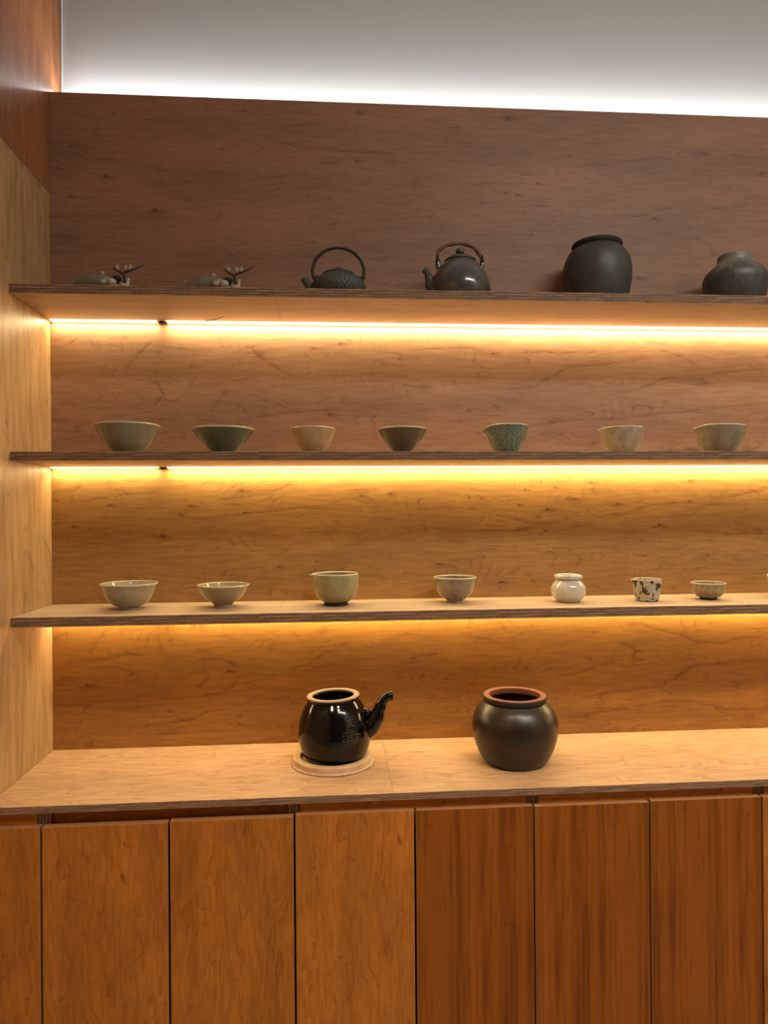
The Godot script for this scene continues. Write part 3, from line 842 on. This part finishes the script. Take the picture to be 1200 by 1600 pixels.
	var outer := scaled([Vector2(38, 0.5), Vector2(42, 3), Vector2(48, 18), Vector2(52.5, 38), Vector2(53.5, 55), Vector2(51, 72), Vector2(45, 85), Vector2(38.5, 92), Vector2(35.5, 95.5)], k)
	prof = [Vector2(0, 0.001)]
	prof.append_array(walls_of(outer, 0.006, 0.008, 6))
	part("body", lathe(prof, 72), [M.jar_black], t)
	part("rim", lathe(smooth(scaled([Vector2(32.5, 94), Vector2(36, 94), Vector2(38.8, 96.5), Vector2(39.4, 100), Vector2(37.5, 102.5), Vector2(34.5, 102.5), Vector2(32.5, 99), Vector2(32.5, 94)], k), 4), 64), [M.dark_clay], t)
	# squat jar
	k = 0.001729
	t = thing("squat_jar", "squat grey-brown jar with paler glazed shoulder and short uneven neck", "jar", Vector3(1.9187, y, 0.13), "dark jars on the top shelf")
	outer = scaled([Vector2(36, 0.5), Vector2(39, 3), Vector2(45, 18), Vector2(48, 34), Vector2(48.5, 46), Vector2(45, 56), Vector2(36, 65), Vector2(28.5, 71), Vector2(26, 76), Vector2(26, 83)], k)
	prof = [Vector2(0, 0.001)]
	prof.append_array(walls_of(outer, 0.007, 0.008, 6))
	var sq := part("body", lathe(prof, 72, {at = 0.0, wide = 1.3, out = 0.002, drop = -0.003, from = 0.5, wave = 0.0015}), [M.squat], t)
	sq.rotation.z = 0.0


func middle_shelf() -> void:
	var y: float = SHELF_TOP[1]; var k := 0.001729; var z := 0.13
	var grp := "tea bowls on the middle shelf"
	bowl("wide grey-green celadon tea bowl, first on the middle shelf by the left wall", "bowl", grp, Vector3(0.2473, y, z), k, [18, 19, 4], [Vector2(22, 6), Vector2(31, 14), Vector2(38, 25), Vector2(43.5, 37), Vector2(47.6, 45)], M.celadon, M.celadon)
	bowl("wide dark green cone-shaped tea bowl, between the celadon bowl and the small cream bowl", "bowl", grp, Vector3(0.4954, y, z), k, [16, 15, 4], [Vector2(18, 6), Vector2(28, 15), Vector2(36, 25), Vector2(42, 33), Vector2(46.6, 39.5)], M.dark_green, M.dark_green)
	bowl("small cream tea bowl without a spout, next to the dark brown bowl", "bowl", grp, Vector3(0.733, y, z), k, [15, 15, 4], [Vector2(19, 7), Vector2(26, 15), Vector2(31, 26), Vector2(34, 34), Vector2(36, 40)], M.cream, M.cream, {at = PI, wide = 0.35, out = 0.002, drop = 0.001})
	bowl("dark brown tapered tea bowl on a small foot, between the cream and crackled bowls", "bowl", grp, Vector3(0.9751, y, z), k, [14.5, 14, 5], [Vector2(17, 8), Vector2(24, 16), Vector2(30, 25), Vector2(34.5, 33), Vector2(38, 40)], M.dark_brown, M.dark_brown)
	bowl("blue-green tea bowl covered in dark wormy crackle", "bowl", grp, Vector3(1.2629, y, z), k, [16.5, 16.5, 4], [Vector2(21, 8), Vector2(27, 20), Vector2(31, 32), Vector2(33, 40), Vector2(33.5, 45)], M.crackle, M.crackle, {at = PI, wide = 0.42, out = 0.010, drop = 0.009, from = 0.6})
	bowl("cream pouring bowl with darker patches and a small spout, right of the crackled bowl", "bowl", grp, Vector3(1.5864, y, z), k, [22, 22, 4], [Vector2(25, 7), Vector2(29, 16), Vector2(32.5, 27), Vector2(34, 36), Vector2(34.5, 41.5)], M.cream_patch, M.cream_patch, {at = PI, wide = 0.28, out = 0.009, drop = 0.004, from = 0.7}, 0.0042, "pouring_bowl")
	bowl("grey-brown pouring bowl with a small spout, last on the middle shelf", "bowl", grp, Vector3(1.8713, y, z), k, [22, 22, 4], [Vector2(25, 6), Vector2(30.5, 14), Vector2(35, 25), Vector2(37, 36), Vector2(38.2, 45)], M.grey_brown, M.grey_brown, {at = PI, wide = 0.30, out = 0.007, drop = 0.006, from = 0.65, wave = 0.0012}, 0.0042, "pouring_bowl")


func lower_shelf() -> void:
	var y: float = SHELF_TOP[2]
	var grp := "bowls on the lowest shelf"
	bowl("grey-white tea bowl with flared rim, first on the lowest shelf", "bowl", grp, Vector3(0.2446, y, 0.1188), 0.00174, [16, 15, 4.5], [Vector2(23, 7), Vector2(31, 14), Vector2(36, 23), Vector2(39, 31), Vector2(42.4, 38)], M.grey_white, M.grey_white, {}, 0.0045)
	bowl("shallow buff tea bowl on a tall foot, between grey-white bowl and yellow-green pouring bowl", "bowl", grp, Vector3(0.491, y, 0.121), 0.001738, [15, 14, 6], [Vector2(18, 8.5), Vector2(27, 15), Vector2(34, 23), Vector2(39.6, 34)], M.buff, M.buff, {}, 0.0045)
	bowl("tall yellow-green pouring bowl with a dark foot and a small lip", "bowl", grp, Vector3(0.7917, y, 0.1148), 0.001743, [19, 18, 6], [Vector2(24, 8.5), Vector2(31, 16), Vector2(35, 28), Vector2(36, 39), Vector2(35.4, 48)], M.yellow_green, M.dark_clay, {at = PI, wide = 0.18, out = 0.011, drop = 0.003, from = 0.78}, 0.005, "pouring_bowl")
	bowl("warm grey rounded tea bowl on a neat foot, left of the white jar", "bowl", grp, Vector3(1.1211, y, 0.0997), 0.001757, [14, 13.5, 5], [Vector2(19, 8), Vector2(27, 16), Vector2(32, 27), Vector2(34, 39)], M.warm_grey, M.warm_grey, {}, 0.0045)
	# white jar
	var k := 0.001731
	var t := thing("small_jar", "small glossy white round jar with a thick rolled rim", "jar", Vector3(1.4323, y, 0.1286))
	var outer := scaled([Vector2(15.5, 0.4), Vector2(17.5, 1.5), Vector2(24, 8), Vector2(27.2, 17), Vector2(26, 26), Vector2(21, 33), Vector2(18.6, 36), Vector2(18.6, 39)], k)
	var prof := [Vector2(0, 0.0006)]
	prof.append_array(walls_of(outer, 0.005, 0.006, 6))
	part("body", lathe(prof, 64), [M.white], t)
	part("rim", lathe(smooth(scaled([Vector2(17, 37), Vector2(20.4, 36.6), Vector2(22.3, 38.6), Vector2(22.4, 41.5), Vector2(20.6, 43.6), Vector2(17.6, 43.2), Vector2(16.4, 40), Vector2(17, 37)], k), 4), 56), [M.white], t)
	bowl("small tapered white pouring cup with brown blotches", "cup", grp, Vector3(1.6535, y, 0.1354), 0.001724, [17, 17.4, 1.5], [Vector2(18.2, 4), Vector2(20, 14), Vector2(21.4, 25), Vector2(22.3, 34)], M.splotch, M.tan_clay, {at = PI, wide = 0.3, out = 0.0075, drop = 0.001, from = 0.75}, 0.004, "pouring_cup")
	bowl("smallest bowl on the lowest shelf, cream with faint bands and a dark foot", "bowl", grp, Vector3(1.8359, y, 0.1261), 0.001733, [13, 12.6, 3.5], [Vector2(18, 5.5), Vector2(24, 12), Vector2(25.6, 19), Vector2(27, 26)], M.banded, M.dark_clay, {}, 0.0042)
	bowl("pale lipped bowl at the far right of the lowest shelf, almost out of the picture", "bowl", grp, Vector3(2.0738, y, 0.12), 0.001738, [15, 15, 4], [Vector2(21, 8), Vector2(27, 18), Vector2(30, 28), Vector2(30.5, 36)], M.cream, M.tan_clay, {at = PI, wide = 0.25, out = 0.006, drop = 0.001, from = 0.75}, 0.0042, "pouring_bowl")


func counter_pots() -> void:
	# ring saucer
	var k := 0.001699
	var s := thing("saucer", "pale wooden ring saucer under the black spouted pot", "saucer", Vector3(0.7801, COUNTER_TOP, 0.163))
	part("ring", lathe(smooth(scaled([Vector2(0, 0.2), Vector2(60, 0.2), Vector2(61.5, 3), Vector2(61.3, 10.5), Vector2(59, 12), Vector2(52, 12), Vector2(50, 10.5), Vector2(50, 4)], k), 3), 72), [M.saucer], s)
	part("base", lathe(scaled([Vector2(51, 0.4), Vector2(51, 4.5), Vector2(40, 4.6), Vector2(0, 4.6)], k), 48), [M.saucer], s)
	# black pot
	k = 0.001719
	var t := thing("spouted_pot", "glossy black pot with bare tan rim and upturned side spout, in the ring saucer", "pot", Vector3(0.7880, COUNTER_TOP + 4.7 * 0.001699, 0.160))
	var outer := scaled([Vector2(41, 0.4), Vector2(44, 1.6), Vector2(50, 12), Vector2(54.5, 26), Vector2(55.8, 40), Vector2(54.5, 54), Vector2(50.5, 69), Vector2(45, 81), Vector2(39.5, 89), Vector2(37.5, 92), Vector2(37.5, 94)], k)
	var prof := [Vector2(0, 0.0006)]
	prof.append_array(walls_of(outer, 0.008, 0.008, 6))
	part("body", lathe(prof, 88), [M.black_gloss], t)
	var rm0 := part("rim", lathe(smooth(scaled([Vector2(32.2, 95.5), Vector2(38, 95.2), Vector2(40.2, 95.8), Vector2(40.5, 97), Vector2(39.4, 98.2), Vector2(33.6, 98.4), Vector2(32.0, 97.4), Vector2(32.2, 95.5)], k), 4), 72), [M.bare_clay], t)
	part("rim_band", lathe(smooth(scaled([Vector2(36, 90.5), Vector2(38.6, 91.4), Vector2(40.2, 93), Vector2(40.5, 95), Vector2(40.1, 95.9), Vector2(36, 95.9)], k), 4), 72), [M.black_gloss], rm0)
	var sp := part("spout", tube(scaled([Vector3(42, 40, 4), Vector3(53, 46, 6), Vector3(63, 58, 8), Vector3(70, 74, 9), Vector3(76, 86, 10), Vector3(84, 93, 11), Vector3(90, 93, 11)], k), scaled([17, 15.5, 12.5, 9.5, 7.2, 6.6, 7.6], k), 28, 0.016), [M.black_gloss], t)
	part("collar", pebble_mesh(Vector3(0.012, 0.014, 0.014), 77), [M.black_gloss], sp, Vector3(50, 60, 6) * k)
	# incised flower: pale strokes that lie on the belly
	var st := Shape.new()
	var draw := func(pts: Array, r: float) -> void:
		var p3 := []; var rr := []
		for q in pts:
			# q: angle from straight ahead (radians, to the right), height in profile units
			var rad := 0.0
			for i in outer.size() - 1:
				if outer[i].y <= q.y * k and outer[i + 1].y >= q.y * k: rad = lerpf(outer[i].x, outer[i + 1].x, (q.y * k - outer[i].y) / maxf(outer[i + 1].y - outer[i].y, 1e-6))
			rad += 0.0003
			p3.append(Vector3(sin(q.x) * rad, q.y * k, cos(q.x) * rad)); rr.append(r)
		var m := tube(p3, rr, 5, 0.0, 1.0, 3)
		var ar := m.surface_get_arrays(0)
		var base := st.v.size()
		st.v.append_array(ar[Mesh.ARRAY_VERTEX]); st.n.append_array(ar[Mesh.ARRAY_NORMAL]); st.uv.append_array(ar[Mesh.ARRAY_TEX_UV])
		for i in ar[Mesh.ARRAY_INDEX]: st.ix.append(base + i)
	var c0 := Vector2(0.42, 44)
	for i in 9:
		var a := TAU * i / 9.0 + 0.2
		var e := Vector2(cos(a) * 0.24, sin(a) * 13.0)
		var sd := Vector2(-sin(a) * 0.09, cos(a) * 5.0)
		draw.call([c0 + e * 0.15, c0 + e * 0.6 + sd, c0 + e, c0 + e * 0.6 - sd, c0 + e * 0.15], 0.00045)
	draw.call([Vector2(0.35, 58), Vector2(0.45, 66), Vector2(0.52, 73)], 0.0005)
	for q in [[0.38, 62, 0.16, 5], [0.5, 64, 0.13, -4], [0.45, 69, -0.14, 4], [0.52, 70, 0.12, 3], [0.62, 40, 0.15, 6], [0.62, 50, 0.14, -3]]:
		draw.call([Vector2(q[0], q[1]), Vector2(q[0] + q[2] * 0.5, q[1] + q[3] + 2.0), Vector2(q[0] + q[2], q[1] + q[3]), Vector2(q[0] + q[2] * 0.4, q[1] + q[3] * 0.3 - 1.5), Vector2(q[0], q[1])], 0.00045)
	part("incised_flower", st.mesh(), [M.incised], t)
	t.rotation.z = 0.035
	# brown jar
	k = 0.001661
	t = thing("brown_jar", "round dark brown stoneware jar with a flat terracotta rim, standing alone on the counter", "jar", Vector3(1.2594, COUNTER_TOP, 0.2037))
	outer = scaled([Vector2(44, 0.4), Vector2(47.5, 1.6), Vector2(56, 14), Vector2(63.5, 33), Vector2(67, 52), Vector2(65.5, 70), Vector2(58.5, 85), Vector2(50, 94), Vector2(46, 97), Vector2(46, 99)], k)
	prof = [Vector2(0, 0.0006)]
	prof.append_array(smooth(outer, 7))
	part("body", lathe(prof, 88), [M.brown_jar], t)
	part("inside", lathe(smooth(scaled([Vector2(42, 99), Vector2(44, 95), Vector2(54, 84), Vector2(61.5, 70), Vector2(63, 52), Vector2(59.5, 34), Vector2(52, 16), Vector2(42, 5), Vector2(0, 4)], k), 5), 72), [M.red_clay], t)
	var rm := part("rim", lathe(smooth(scaled([Vector2(41, 97), Vector2(46.2, 96.8), Vector2(48.6, 98.5), Vector2(49.2, 103), Vector2(48.2, 106), Vector2(41.4, 106), Vector2(40.2, 103.5), Vector2(41, 97)], k), 4), 80), [M.terracotta], t)
	part("rim_band", lathe(smooth(scaled([Vector2(46.4, 96.4), Vector2(48.9, 97.6), Vector2(49.6, 101), Vector2(49.35, 104.4), Vector2(48.9, 104.6)], k), 4), 80), [M.dark_clay], rm)
